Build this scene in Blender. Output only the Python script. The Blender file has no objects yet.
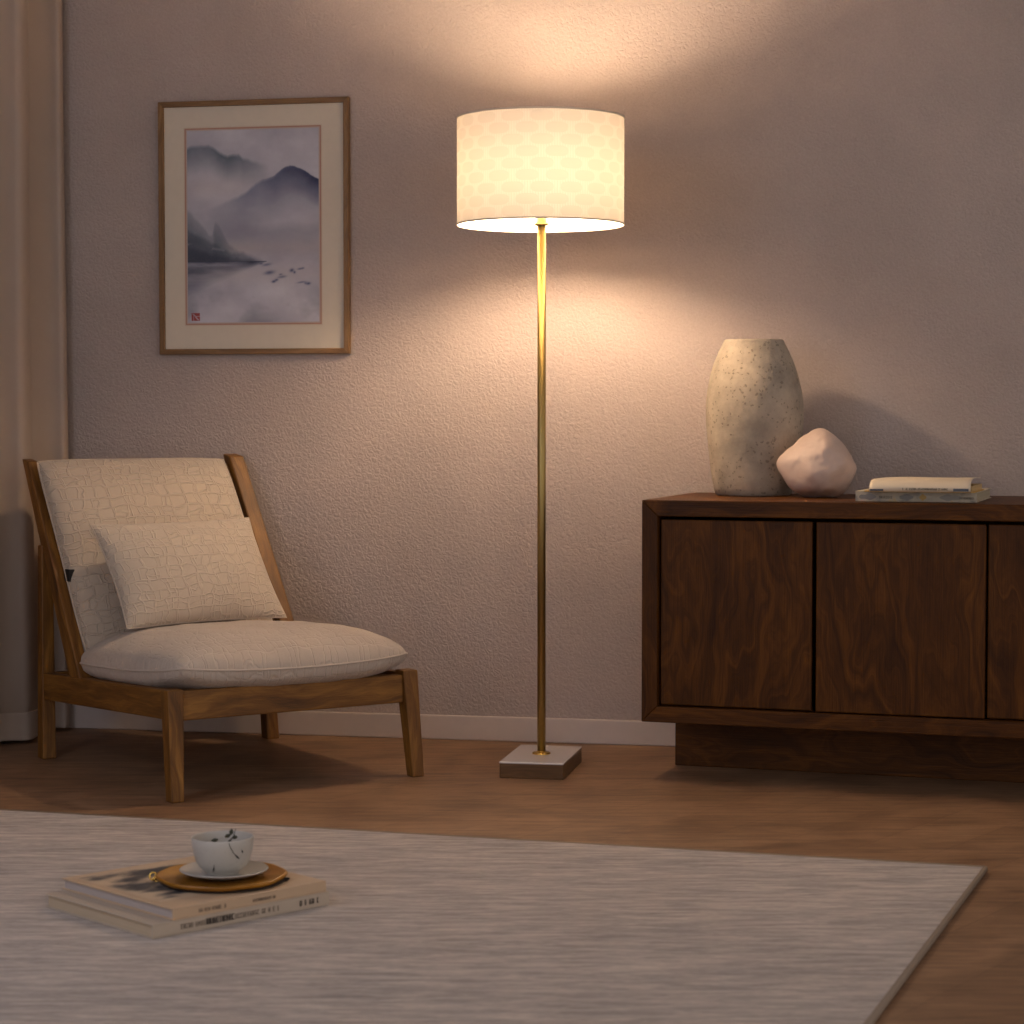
import bpy, bmesh, math, random
import numpy as np
from mathutils import Vector, Matrix, noise
random.seed(7)
sc = bpy.context.scene
COL = sc.collection
V = Vector
# ------------------------------------------------------------ camera
F = 2200.0; H = 0.852
PITCH = math.atan((512-415)/F)
cam = bpy.data.objects.new('camera', bpy.data.cameras.new('camera'))
COL.objects.link(cam)
cam.location = (0, 0, H); cam.rotation_euler = (math.pi/2-PITCH, 0, 0)
cam.data.sensor_width = 36; cam.data.lens = F*36/1024
cam.data.clip_start = 0.05; cam.data.clip_end = 100
cam.data.dof.use_dof = True; cam.data.dof.focus_distance = 5.35; cam.data.dof.aperture_fstop = 7.1
sc.camera = cam
FW = V((0, math.cos(PITCH), -math.sin(PITCH))); UP = V((0, math.sin(PITCH), math.cos(PITCH)))
def ray(px, py): return FW + V((1,0,0))*((px-512)/F) - UP*((py-512)/F)
def G(px, py, z=0.0):            # survey: the point at height z seen at that spot of the photograph
    r = ray(px, py); return V((0,0,H)) + r*((z-H)/r.z)

# ------------------------------------------------------------ helpers
def lin(c):
    return tuple([((x/255)/12.92 if x/255 <= .04045 else ((x/255+.055)/1.055)**2.4) for x in c]) + (1,)
def tag(o, label=None, cat=None, group=None, kind=None):
    if label: o['label'] = label
    if cat: o['category'] = cat
    if group: o['group'] = group
    if kind: o['kind'] = kind
    return o
def empty(name, loc, label, cat, group=None):
    o = bpy.data.objects.new(name, None); COL.objects.link(o)
    o.location = loc; o.empty_display_size = .05
    return tag(o, label, cat, group)
def link(name, bm, mat, parent=None, smooth=False, bevel=0, seg=2, subsurf=0):
    me = bpy.data.meshes.new(name)
    bmesh.ops.recalc_face_normals(bm, faces=bm.faces)
    bm.to_mesh(me); bm.free()
    o = bpy.data.objects.new(name, me); COL.objects.link(o)
    if mat: me.materials.append(mat)
    if parent is not None:
        root = parent; off = V((0,0,0))
        while root is not None: off += root.location; root = root.parent
        me.transform(Matrix.Translation(-off)); o.parent = parent
    if smooth:
        for p in me.polygons: p.use_smooth = True
    if bevel:
        m = o.modifiers.new('bevel', 'BEVEL'); m.width = bevel; m.segments = seg; m.limit_method = 'ANGLE'
        m.harden_normals = False
    if subsurf:
        m = o.modifiers.new('sub', 'SUBSURF'); m.levels = subsurf; m.render_levels = subsurf
    return o
def UVL(bm): return bm.loops.layers.uv.get('UVMap') or bm.loops.layers.uv.new('UVMap')
def hexa(bm, P, grain=None):
    """P: 8 points, bottom four then top four; UV u runs along grain (metres)"""
    uv = UVL(bm)
    vs = [bm.verts.new(p) for p in P]
    if grain is None: grain = (V(P[4])-V(P[0]))
    g = V(grain).normalized(); off = random.random()*7
    for idx in ((0,3,2,1),(4,5,6,7),(0,1,5,4),(1,2,6,5),(2,3,7,6),(3,0,4,7)):
        f = bm.faces.new([vs[i] for i in idx]); f.normal_update(); n = f.normal
        gg = g - n*g.dot(n)
        if gg.length < .25: gg = n.orthogonal()
        gg.normalize(); s = n.cross(gg)
        for l in f.loops: l[uv].uv = (l.vert.co.dot(gg)+off, l.vert.co.dot(s)+off*1.7)
    return bm
def box(bm, o, a, b, c, grain=None):
    o, a, b, c = V(o), V(a), V(b), V(c)
    return hexa(bm, [o, o+a, o+a+b, o+b, o+c, o+a+c, o+a+b+c, o+b+c], grain or a)
def beam(bm, p0, p1, x, wx, wy, wx1=None, wy1=None):
    p0, p1 = V(p0), V(p1); d = (p1-p0).normalized()
    x = V(x); x = (x-d*x.dot(d)).normalized(); y = d.cross(x)
    wx1 = wx1 or wx; wy1 = wy1 or wy
    P = [p0+x*sx*wx/2+y*sy*wy/2 for sx, sy in ((-1,-1),(1,-1),(1,1),(-1,1))] + \
        [p1+x*sx*wx1/2+y*sy*wy1/2 for sx, sy in ((-1,-1),(1,-1),(1,1),(-1,1))]
    return hexa(bm, P, d)
def lathe(bm, prof, c, n=64, wob=None, closed=False):
    uv = UVL(bm); rings = []
    for (r, z) in prof:
        if r < 1e-5: rings.append([bm.verts.new((c[0], c[1], c[2]+z))]*n)
        else:
            ring = []
            for i in range(n):
                a = 2*math.pi*i/n; rr = r*(1+(wob(a, z) if wob else 0))
                ring.append(bm.verts.new((c[0]+rr*math.cos(a), c[1]+rr*math.sin(a), c[2]+z)))
            rings.append(ring)
    prs = list(range(len(prof)-1))
    for k in prs:
        A, B = rings[k], rings[k+1]
        for i in range(n):
            j = (i+1) % n
            q = [A[i], A[j], B[j], B[i]]; us = [i, i+1, i+1, i]; vs = [prof[k][1]]*2+[prof[k+1][1]]*2
            qq, uu = [], []
            for t in range(4):
                if q[t] not in qq: qq.append(q[t]); uu.append((us[t]/n, vs[t]))
            if len(qq) < 3: continue
            f = bm.faces.new(qq)
            for l, w in zip(f.loops, uu): l[uv].uv = w
    return bm
def tube(bm, pts, r, n=10):
    pts = [V(p) for p in pts]; rings = []
    for i, p in enumerate(pts):
        d = (pts[min(i+1, len(pts)-1)]-pts[max(i-1, 0)]).normalized()
        a = d.orthogonal().normalized() if i == 0 else (pa - d*pa.dot(d)).normalized()
        pa = a; b = d.cross(a); rr = r[i] if isinstance(r, (list, tuple)) else r
        rings.append([bm.verts.new(p+a*rr*math.cos(2*math.pi*k/n)+b*rr*math.sin(2*math.pi*k/n)) for k in range(n)])
    for A, B in zip(rings, rings[1:]):
        for k in range(n): bm.faces.new((A[k], A[(k+1) % n], B[(k+1) % n], B[k]))
    bm.faces.new(rings[0][::-1]); bm.faces.new(rings[-1])
    return bm

# ------------------------------------------------------------ materials
class M:
    def __init__(s, name):
        s.m = bpy.data.materials.new(name); s.m.use_nodes = True; s.t = s.m.node_tree; s.t.nodes.clear()
        s.out = s.n('ShaderNodeOutputMaterial'); s.b = s.n('ShaderNodeBsdfPrincipled')
        s.l(s.b.outputs[0], s.out.inputs[0])
    def n(s, t, **k):
        x = s.t.nodes.new(t)
        for a, v in k.items():
            if a.startswith('i_'): x.inputs[a[2:].replace('_', ' ')].default_value = v
            else: setattr(x, a, v)
        return x
    def l(s, a, b): s.t.links.new(a, b)
    def coord(s, which='Object', scale=(1,1,1), rot=(0,0,0)):
        c = s.n('ShaderNodeTexCoord'); m = s.n('ShaderNodeMapping')
        m.inputs['Scale'].default_value = scale; m.inputs['Rotation'].default_value = rot
        s.l(c.outputs[which], m.inputs[0]); return m.outputs[0]
    def noise(s, co, scale, detail=4, rough=.55, dist=0):
        x = s.n('ShaderNodeTexNoise'); x.inputs['Scale'].default_value = scale; x.inputs['Detail'].default_value = detail
        x.inputs['Roughness'].default_value = rough; x.inputs['Distortion'].default_value = dist; s.l(co, x.inputs['Vector']); return x.outputs[0]
    def ramp(s, f, stops):
        r = s.n('ShaderNodeValToRGB'); e = r.color_ramp.elements
        while len(e) < len(stops): e.new(.5)
        for i, (p, c) in enumerate(stops): e[i].position = p; e[i].color = c if len(c) == 4 else lin(c)
        s.l(f, r.inputs[0]); return r.outputs[0]
    def math(s, op, a, b=None, c=None):
        x = s.n('ShaderNodeMath', operation=op)
        for i, v in enumerate((a, b, c)):
            if v is None: continue
            if isinstance(v, (int, float)): x.inputs[i].default_value = v
            else: s.l(v, x.inputs[i])
        return x.outputs[0]
    def mix(s, f, a, b, mode='MIX'):
        x = s.n('ShaderNodeMix', data_type='RGBA', blend_type=mode)
        for i, v in ((0, f), (6, a), (7, b)):
            if isinstance(v, (int, float)): x.inputs[i].default_value = v
            elif isinstance(v, tuple): x.inputs[i].default_value = v if len(v) == 4 else lin(v)
            else: s.l(v, x.inputs[i])
        return x.outputs[2]
    def bump(s, h, strength, dist=.001, prev=None):
        b = s.n('ShaderNodeBump'); b.inputs['Strength'].default_value = strength; b.inputs['Distance'].default_value = dist
        s.l(h, b.inputs['Height'])
        if prev is not None: s.l(prev, b.inputs['Normal'])
        return b.outputs[0]
    def fin(s, col=None, rough=.6, normal=None, metal=0, spec=.5, **k):
        if col is not None:
            if isinstance(col, tuple): s.b.inputs['Base Color'].default_value = col if len(col) == 4 else lin(col)
            else: s.l(col, s.b.inputs['Base Color'])
        if isinstance(rough, (int, float)): s.b.inputs['Roughness'].default_value = rough
        else: s.l(rough, s.b.inputs['Roughness'])
        if normal is not None: s.l(normal, s.b.inputs['Normal'])
        s.b.inputs['Metallic'].default_value = metal; s.b.inputs['Specular IOR Level'].default_value = spec
        for a, v in k.items(): s.b.inputs[a.replace('_', ' ')].default_value = v
        return s.m
def plain(name, c, rough=.6, metal=0, spec=.5, **k):
    m = M(name); co = m.coord(); n = m.noise(co, 40, 3)
    col = m.mix(m.math('MULTIPLY', n, .25), c, tuple(max(0, x*.82) for x in c))
    return m.fin(col, rough, None, metal, spec, **k)

def wallpaper():
    m = M('wallpaper'); co = m.coord('Object', (1,1,1))
    w = m.noise(co, 30, 3, .6)
    d = m.n('ShaderNodeVectorMath', operation='MULTIPLY_ADD'); 
    nz = m.n('ShaderNodeTexNoise'); nz.inputs['Scale'].default_value = 55; nz.inputs['Detail'].default_value = 2
    m.l(co, nz.inputs['Vector']); m.l(nz.outputs['Color'], d.inputs[0]); d.inputs[1].default_value = (.018,.018,.018); m.l(co, d.inputs[2])
    v = m.n('ShaderNodeTexVoronoi', feature='DISTANCE_TO_EDGE'); v.inputs['Scale'].default_value = 75; m.l(d.outputs[0], v.inputs['Vector'])
    e = m.math('MINIMUM', m.math('MULTIPLY', v.outputs['Distance'], 3.2), 1.0)
    h2 = m.noise(co, 210, 3, .6); h3 = m.noise(co, 90, 2, .5)
    h = m.math('ADD', m.math('MULTIPLY', e, .45), m.math('ADD', m.math('MULTIPLY', h2, .5), m.math('MULTIPLY', h3, .8)))
    b = m.bump(h, .62, .0028)
    big = m.noise(co, 1.6, 4, .6)
    c = m.ramp(big, [(.3, (170,155,147)), (.7, (187,170,161))])
    fine = m.ramp(h2, [(.35, (.86,.86,.86,1)), (.65, (1,1,1,1))])
    c = m.mix(.6, c, fine, 'MULTIPLY')
    return m.fin(c, .85, b, spec=.2)
def wood(name, dark, mid, light, scale=1.0, rough=.5, bs=.35, contrast=1.0, spec=.4, swirl=.5):
    m = M(name)
    co = m.coord('UV', (2.2*scale, 26*scale, 1))
    warp = m.noise(m.coord('UV', (1.6*scale, 5*scale, 1)), 1.6, 3, .5)
    cb = m.n('ShaderNodeCombineXYZ'); m.l(m.math('MULTIPLY', warp, swirl*7), cb.inputs[1])
    ad = m.n('ShaderNodeVectorMath', operation='ADD'); m.l(co, ad.inputs[0]); m.l(cb.outputs[0], ad.inputs[1])
    n1 = m.noise(ad.outputs[0], 1.6, 6, .65, .4)
    fib = m.noise(m.coord('UV', (8*scale, 340*scale, 1)), 1.2, 3, .6)
    big = m.noise(m.coord('UV', (1.5, 5, 1)), 2.0, 3, .6)
    f = m.math('ADD', m.math('MULTIPLY', n1, .55), m.math('ADD', m.math('MULTIPLY', fib, .2), m.math('MULTIPLY', big, .25)))
    k = .16*contrast
    c = m.ramp(f, [(.5-k, dark), (.5, mid), (.5+k, light)])
    hh = m.math('ADD', m.math('MULTIPLY', n1, .6), m.math('MULTIPLY', fib, .6))
    return m.fin(c, rough, m.bump(hh, bs, .002), spec=spec)
def fabric(name, c1, c2, scale=1.0, emboss=1.0):
    m = M(name); co = m.coord('UV', (scale, scale, 1))
    nz = m.n('ShaderNodeTexNoise'); nz.inputs['Scale'].default_value = 16; nz.inputs['Detail'].default_value = 2
    m.l(co, nz.inputs['Vector'])
    def lines(vec_off, amp, bw, rh, rot):
        mp = m.n('ShaderNodeMapping'); mp.inputs['Location'].default_value = vec_off; mp.inputs['Rotation'].default_value = (0,0,rot)
        d = m.n('ShaderNodeVectorMath', operation='MULTIPLY_ADD'); m.l(nz.outputs['Color'], d.inputs[0]); d.inputs[1].default_value = (amp,amp,0); m.l(co, d.inputs[2])
        m.l(d.outputs[0], mp.inputs[0])
        br = m.n('ShaderNodeTexBrick'); m.l(mp.outputs[0], br.inputs['Vector'])
        br.inputs['Scale'].default_value = 1; br.inputs['Brick Width'].default_value = bw; br.inputs['Row Height'].default_value = rh
        br.inputs['Mortar Size'].default_value = .0024; br.inputs['Mortar Smooth'].default_value = .9; br.offset = .42; br.squash = .8
        return br.outputs['Fac']
    a = lines((0,0,0), .035, .050, .030, 0); b = lines((.011,.017,0), .06, .044, .034, 1.57)
    ln = m.math('MAXIMUM', a, m.math('MULTIPLY', b, .85))
    weave = m.noise(m.coord('UV', (scale*1.0, scale, 1)), 700, 2, .6); soft = m.noise(co, 28, 3, .6)
    h = m.math('ADD', m.math('MULTIPLY', ln, .9*emboss), m.math('ADD', m.math('MULTIPLY', weave, .35), m.math('MULTIPLY', soft, .6)))
    big = m.noise(co, 7, 3, .6)
    c = m.mix(big, c1, c2)
    c = m.mix(m.math('MULTIPLY', ln, .25*emboss), c, tuple(min(255, x*1.12) for x in c1))
    c = m.mix(m.math('MULTIPLY', weave, .25), c, tuple(x*.72 for x in c2))
    return m.fin(c, .92, m.bump(h, .75, .0040), spec=.15, Sheen_Weight=.25)
def metal(name, c, rough, k=1.0):
    m = M(name); n = m.noise(m.coord('Object', (40, 40, 4)), 8, 3)
    return m.fin(c, m.math('MULTIPLY_ADD', n, rough*.5, rough*.7), None, 1.0)

mWall = wallpaper()
mTrim = plain('skirting_paint', (204,188,178), .55)
mCeil = plain('ceiling_paint', (160,148,138), .9)
mChair = wood('chair_oak', (68,40,12), (116,75,26), (160,112,48), 1.3, .5, .4)
mSide = wood('walnut', (38,18,3), (76,42,8), (112,67,17), .8, .45, .6, 1.1, .15, 1.4)
mSideTop = mSide
mFrameW = wood('frame_oak', (88,62,34), (124,90,52), (156,118,74), 1.5, .5, .3)
mFab = fabric('embossed_linen', (202,184,164), (184,167,149), 1.0)
mFab2 = fabric('seat_linen', (206,190,174), (192,175,159), 1.15, .6)
mFab3 = fabric('pillow_linen', (206,189,170), (192,175,156), 1.15, .85)
mBrass = metal('brass', (166,142,88), .45)
mBrassL = metal('bright_brass', (224,184,98), .22)
mSteel = M('satin_plate').fin((232,222,216), .16, None, .15)
mBronze = wood('bronzed_block', (64,42,20), (98,68,38), (122,90,54), 1, .35, .1)
mBlack = plain('black_webbing', (18,15,14), .8)

# ------------------------------------------------------------ room
W0 = G(68, 727.3); W1 = G(675, 746.0)
e = (W1-W0).normalized(); nrm = V((e.y, -e.x, 0))         # e along the wall, nrm towards the room
Z3 = V((0,0,1))
def onwall(px, py, off=0.0):
    r = ray(px, py); o = V((0,0,H)); q = W0+nrm*off
    return o + r*((q-o).dot(nrm)/r.dot(nrm))
CEIL = 2.65
LW = W0 - e*.16                                           # foot of the corner to the side wall
def quad(name, P, mat, kind='structure', th=None):
    bm = bmesh.new(); n = (P[1]-P[0]).cross(P[2]-P[1]).normalized()
    Q = [p - n*(th or .1) for p in P]
    hexa(bm, Q+P, P[1]-P[0])
    o = link(name, bm, mat); o['kind'] = kind; return o
R0 = LW + e*5.2
quad('wall_back', [LW-e*.12, R0, R0+Z3*CEIL, LW-e*.12+Z3*CEIL], mWall)
quad('wall_left', [LW+nrm*4.5, LW, LW+Z3*CEIL, LW+nrm*4.5+Z3*CEIL], mWall)
LWf = LW+nrm*4.5
# floor
def floor_mat():
    m = M('oak_floor'); ang = -0.95
    co = m.coord('Object', (1,1,1), (0,0,ang))
    br = m.n('ShaderNodeTexBrick'); m.l(co, br.inputs['Vector']); br.inputs['Scale'].default_value = 1
    br.inputs['Brick Width'].default_value = 1.5; br.inputs['Row Height'].default_value = .15; br.inputs['Mortar Size'].default_value = .0012
    br.inputs['Mortar Smooth'].default_value = .5; br.offset = .37
    br.inputs['Color1'].default_value = (.15,.15,.15,1); br.inputs['Color2'].default_value = (.85,.85,.85,1); br.inputs['Mortar'].default_value = (.5,.5,.5,1)
    g = m.noise(m.coord('Object', (2.2, 22, 1), (0,0,ang)), 2.2, 6, .65, .8)
    fi = m.noise(m.coord('Object', (10, 260, 1), (0,0,ang)), 1.5, 3, .6)
    cl = m.noise(m.coord('Object', (1,1,1)), 5, 4, .6, .6)
    f = m.math('ADD', m.math('MULTIPLY', g, .4), m.math('ADD', m.math('MULTIPLY', fi, .2), m.math('MULTIPLY', cl, .4)))
    c = m.ramp(f, [(.36, (98,73,52)), (.5, (136,104,77)), (.64, (166,130,99))])
    c = m.mix(.10, c, br.outputs['Color'], 'SOFT_LIGHT')
    c = m.mix(m.math('MULTIPLY', br.outputs['Fac'], .35), c, (60,40,26))
    h = m.math('SUBTRACT', m.math('ADD', m.math('MULTIPLY', g, .6), m.math('MULTIPLY', fi, .5)), br.outputs['Fac'])
    return m.fin(c, m.math('MULTIPLY_ADD', cl, .2, .45), m.bump(h, .35, .0015), spec=.35)
quad('floor', [LWf-e*.1, LWf+e*5.3, R0+e*.1-nrm*.02, LW-e*.1-nrm*.02], floor_mat(), th=.1)
quad('ceiling', [V((0,0,CEIL))+p for p in (LW-e*.1-nrm*.1, R0, R0+nrm*4.5, LWf-e*.1)], mCeil, th=.1)
for nm, a, b, inn in (('baseboard_back', LW, R0, nrm), ('baseboard_left', LW+nrm*4.5, LW+nrm*.012, e)):
    bm = bmesh.new(); d = b-a
    box(bm, a, d, inn*.012, Z3*.064)
    o = link(nm, bm, mTrim, bevel=.003); o['kind'] = 'structure'

# curtain along the left wall
def curtain():
    m = M('curtain_cloth'); co = m.coord('UV', (1,1,1))
    w = m.noise(m.coord('UV', (500, 500, 1)), 1, 2, .6); big = m.noise(co, 4, 3)
    c = m.mix(big, (188,170,156), (172,154,140)); c = m.mix(m.math('MULTIPLY', w, .3), c, (130,118,106))
    mat = m.fin(c, .9, m.bump(w, .4, .001), spec=.1)
    rt = empty('curtain', (W0.x, W0.y, 0), 'pale beige floor-length curtain in soft folds behind the lounge chair at the left wall', 'curtain')
    s0 = W0 + nrm*.03 - e*.004
    N = 900; L = 2.6
    def pos(s):
        ph = 2*math.pi*(s/.25) + .5*math.sin(s*7)
        off = -.018 + .038*math.sin(ph+1.1) + .012*math.sin(ph*.37+.5)
        along = s + .018*math.sin(2*ph+.4)
        return s0 + nrm*along + e*off
    def strip(bm, z0, z1, grow):
        uv = UVL(bm); prev = None; ul = 0; lastp = None
        zs = [z0 + (z1-z0)*i/14 for i in range(15)]
        for i in range(N+1):
            s = L*i/N; p = pos(s)
            if lastp is not None: ul += (p-lastp).length
            lastp = p.copy()
            t = (pos(s+.002)-pos(s-.002)).normalized(); nn = V((t.y, -t.x, 0))
            rings = []
            for sd in (grow, -grow-.001):
                colv = []
                for z in zs:
                    q = p + nn*sd + e*(.006*math.sin(z*2.1+s*9)*(1-z/2.6)); colv.append((bm.verts.new((q.x, q.y, z)), ul, z))
                rings.append(colv)
            if prev:
                for k in range(2):
                    for a in range(14):
                        q = [prev[k][a], rings[k][a], rings[k][a+1], prev[k][a+1]]
                        f = bm.faces.new([x[0] for x in q])
                        for l, x in zip(f.loops, q): l[uv].uv = (x[1], x[2])
                for a in (0, 14): bm.faces.new([prev[0][a][0], rings[0][a][0], rings[1][a][0], prev[1][a][0]])
            if i in (0, N):
                for a in range(14): bm.faces.new([rings[0][a][0], rings[0][a+1][0], rings[1][a+1][0], rings[1][a][0]])
            prev = rings
    bm = bmesh.new(); strip(bm, .012, CEIL-.005, .0008); link('drape', bm, mat, rt, smooth=True)
    bm = bmesh.new(); strip(bm, .010, .082, .0022); link('hem', bm, mat, rt, smooth=True)
curtain()

# ------------------------------------------------------------ framed picture
def picture():
    D = .022
    TL, TR, BL, BR = onwall(157,102,D), onwall(347.5,96.5,D), onwall(160,354,D), onwall(349.5,354,D)
    w = ((TR-TL).dot(e)+(BR-BL).dot(e))/2; ht = ((TL-BL).z+(TR-BR).z)/2
    c = (TL+TR+BL+BR)/4; c = c - nrm*((c-W0).dot(nrm)); 
    rt = empty('framed_picture', c-Z3*ht/2, 'thin oak-framed ink wash landscape with red seal, hung on the wall above the lounge chair', 'picture')
    k = w/191.0                                          # metres per pixel there
    bm = bmesh.new(); fw = 5.2*k
    x0, x1, z0, z1 = -w/2, w/2, -ht/2, ht/2
    def P(x, y, z): return c + e*x + nrm*y + Z3*z
    def bar(a, b, c2, d2, g):                             # four outline points (x,z) extruded from .002 to D
        hexa(bm, [P(q[0], .002, q[1]) for q in (a, b, c2, d2)] + [P(q[0], D, q[1]) for q in (a, b, c2, d2)], g)
    bar((x0,z1),(x0+fw,z1-fw),(x1-fw,z1-fw),(x1,z1), e); bar((x0,z0),(x1,z0),(x1-fw,z0+fw),(x0+fw,z0+fw), e)
    bar((x0,z0),(x0+fw,z0+fw),(x0+fw,z1-fw),(x0,z1), Z3); bar((x1,z0),(x1,z1),(x1-fw,z1-fw),(x1-fw,z0+fw), Z3)
    link('frame', bm, mFrameW, rt, bevel=.001)
    bm = bmesh.new(); box(bm, P(x0+fw-.001, .004, z0+fw-.001), e*(w-2*fw+.002), nrm*.008, Z3*(ht-2*fw+.002))
    link('mat_board', bm, plain('mat_board', (216,204,186), .9, spec=.1), rt)
    # painted sheet
    ax0, ax1 = x0+25*k, x1-27*k; az1, az0 = z1-25*k, z0+27.5*k
    NU, NV = 230, 330
    uu, vv = np.meshgrid(np.linspace(0,1,NU), np.linspace(0,1,NV))      # v downwards
    rng = np.random.RandomState(3)
    def fbm(sx, sy, o=5, seed=0):
        r = np.random.RandomState(seed); out = np.zeros_like(uu); amp = 1; tot = 0
        for i in range(o):
            g = r.rand(int(sy*2**i)+3, int(sx*2**i)+3)
            x = uu*sx*2**i; y = vv*sy*2**i; xi = x.astype(int); yi = y.astype(int); fx = x-xi; fy = y-yi
            fx = fx*fx*(3-2*fx); fy = fy*fy*(3-2*fy)
            out += amp*((g[yi,xi]*(1-fx)+g[yi,xi+1]*fx)*(1-fy)+(g[yi+1,xi]*(1-fx)+g[yi+1,xi+1]*fx)*fy); tot += amp; amp *= .55
        return out/tot
    img = np.zeros(uu.shape+(3,)); 
    def C(r, g, b): return np.array([r, g, b], float)
    base = C(192,190,200)[None,None]*np.ones_like(img)
    mist = fbm(3, 6, 5, 1)
    img = base + (mist-.5)[...,None]*C(60,60,52)
    def over(col, a):
        nonlocal img
        a = np.clip(a, 0, 1)[...,None]; img = img*(1-a)+np.array(col, float)*a
    # warm pale mist bands
    def band(v0, s, a, col=(188,176,172)): over(col, a*np.exp(-((vv-v0)/s)**2)*(.5+mist))
    over((150,146,156), .35*np.clip((vv-.35)/.2, 0, 1)*(1-np.clip((vv-.6)/.1, 0, 1)))
    def ridge(pts, fade, col, a, jit=.008, seed=5, soft=.008, pw=1.3, xr=(-2,-1,2,3)):
        xs, ys = zip(*pts); jf = (fbm(18, 1, 4, seed)[0]-.5)*jit*2
        r = np.interp(uu[0], xs, ys) + jf; r = r[None]*np.ones_like(vv); d = vv-r
        up = np.clip(d/soft, 0, 1); dn = np.clip(1-d/fade, 0, 1)**pw
        wx = np.clip((uu-xr[0])/(xr[1]-xr[0]), 0, 1)*np.clip((xr[3]-uu)/(xr[3]-xr[2]), 0, 1)
        over(col, a*up*dn*wx*(.6+.7*fbm(6, 9, 4, seed+9)))
    ridge([(0,.11),(.05,.092),(.1,.085),(.18,.083),(.22,.1),(.27,.125),(.32,.145),(.36,.135),(.40,.132),(.43,.15),(.5,.165),(.6,.185)], .16, (84,98,112), .95, seed=11, soft=.02, xr=(-.2,-.1,.35,.62))
    over((205,192,188), .35*np.exp(-((vv-.30)/.06)**2)*np.exp(-((uu-.2)/.35)**2))
    ridge([(.2,.40),(.3,.375),(.36,.355),(.45,.325),(.52,.285),(.58,.262),(.66,.25),(.72,.212),(.77,.197),(.83,.205),(.9,.235),(1,.275)], .30, (118,124,148), .75, seed=21, soft=.02, xr=(.15,.45,2,3))
    ridge([(.5,.30),(.58,.262),(.66,.25),(.72,.212),(.77,.197),(.84,.207),(.9,.236),(1,.278)], .15, (46,54,88), 1.0, seed=21, pw=1.1, xr=(.55,.80,2,3))
    ridge([(.1,.46),(.3,.49),(.58,.49),(.75,.475),(.9,.49),(1,.48)], .13, (124,126,142), .5, seed=31, soft=.05, xr=(.2,.5,2,3))
    band(.61, .035, .45)
    # left slope and its reflection
    shore = .675
    def hill(pts, col, a, seed, g0=0.3):
        xs, ys = zip(*pts); jf = (fbm(26, 1, 4, seed)[0]-.5)*.016
        r = (np.interp(uu[0], xs, ys)+jf)[None]*np.ones_like(vv)
        m_ = np.clip((vv-r)/.02, 0, 1)*np.clip((shore+.006-vv)/.006, 0, 1)
        grd = g0+(1-g0)*np.clip((vv-r)/.12, 0, 1)
        over(col, a*m_*grd*np.clip((.61-uu)/.1, 0, 1)*(.5+.8*fbm(9, 14, 5, seed+3)))
    hill([(0,.40),(.06,.43),(.12,.48),(.18,.53),(.205,.535),(.225,.47),(.25,.48),(.29,.53),(.33,.585),(.4,.62),(.6,.7)], (84,96,106), .8, 41, .3)
    hill([(0,.49),(.08,.525),(.15,.555),(.25,.59),(.33,.62),(.38,.63),(.43,.615),(.5,.645),(.58,.668),(.6,.7)], (62,70,88), .9, 42, .35)
    over((150,152,160), .5*np.exp(-((vv-(.585+.12*uu))/.007)**2)*(uu < .3)*(fbm(9,9,4,77) > .5))
    hill([(0,.60),(.1,.605),(.2,.63),(.35,.65),(.55,.668),(.6,.7)], (44,50,68), .85, 43, .4)
    refl = np.clip(1-(vv-shore)/(.18*(1-uu/.60).clip(0,1)+.005), 0, 1)*(vv > shore)*(uu < .60)
    over((54,62,84), 1.2*refl*(.25+1.3*fbm(4, 26, 5, 51)))
    band(.74, .05, .25)
    over((136,138,150), .6*np.clip((fbm(4, 7, 4, 61)-.42)*4, 0, 1)*np.clip((vv-.78)/.05, 0, 1))
    for (bu, bv, rr, sh, al) in [(.60,.695,.03,.006,.55),(.56,.69,.012,.004,.6),(.62,.735,.035,.009,.7),(.71,.757,.03,.006,.55),(.65,.78,.014,.006,.9),(.67,.772,.012,.005,.8),(.78,.725,.014,.008,.85),(.80,.735,.008,.006,.8),(.84,.718,.018,.004,.7),(.86,.715,.01,.004,.6),(.70,.745,.012,.004,.6),(.85,.785,.03,.004,.6),(.90,.792,.014,.006,.85),(.88,.79,.01,.005,.6)]:
        over((66,74,110), al*np.exp(-(((uu-bu)/rr)**2+((vv-bv+.1*(uu-bu))/sh)**2)))
    # seal
    sx, sy = (uu-.082)/.03, (vv-.955)/.02
    seal = (np.abs(sx) < 1)*(np.abs(sy) < 1)*(1-.75*((np.abs(sx-sy*.8) < .22)*(np.abs(sy) < .85)))*(1-.8*((np.abs(sy+.2) < .13)*(sx > .1)))*(1-.7*((np.abs(sx+.55) < .12)*(sy > -.4)))
    over((150,44,40), .85*seal)
    # red border line and pale gap
    bx = np.minimum(uu, 1-uu)*NU; by = np.minimum(vv, 1-vv)*NV; bd = np.minimum(bx, by)
    over((190,172,160), ((bd < 5.5)).astype(float)); over((176,112,92), .7*((bd < 4)*(bd >= 1.2)).astype(float)); over((208,192,170), (bd < 1.2).astype(float))
    img = np.clip(img, 0, 255)/255; L = np.where(img <= .04045, img/12.92, ((img+.055)/1.055)**2.4)
    me = bpy.data.meshes.new('painted_sheet'); loc = rt.location
    verts = []
    for j in range(NV):
        z = az1+(az0-az1)*j/(NV-1)
        for i in range(NU):
            q = P(ax0+(ax1-ax0)*i/(NU-1), .0127, z)-loc; verts.append(q[:])
    faces = [(j*NU+i, (j+1)*NU+i, (j+1)*NU+i+1, j*NU+i+1) for j in range(NV-1) for i in range(NU-1)]
    nv = len(verts)
    # thin back so that the sheet is a real sheet
    for (x, z) in ((ax0, az1), (ax1, az1), (ax1, az0), (ax0, az0)): verts.append((P(x, .0119, z)-loc)[:])
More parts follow.
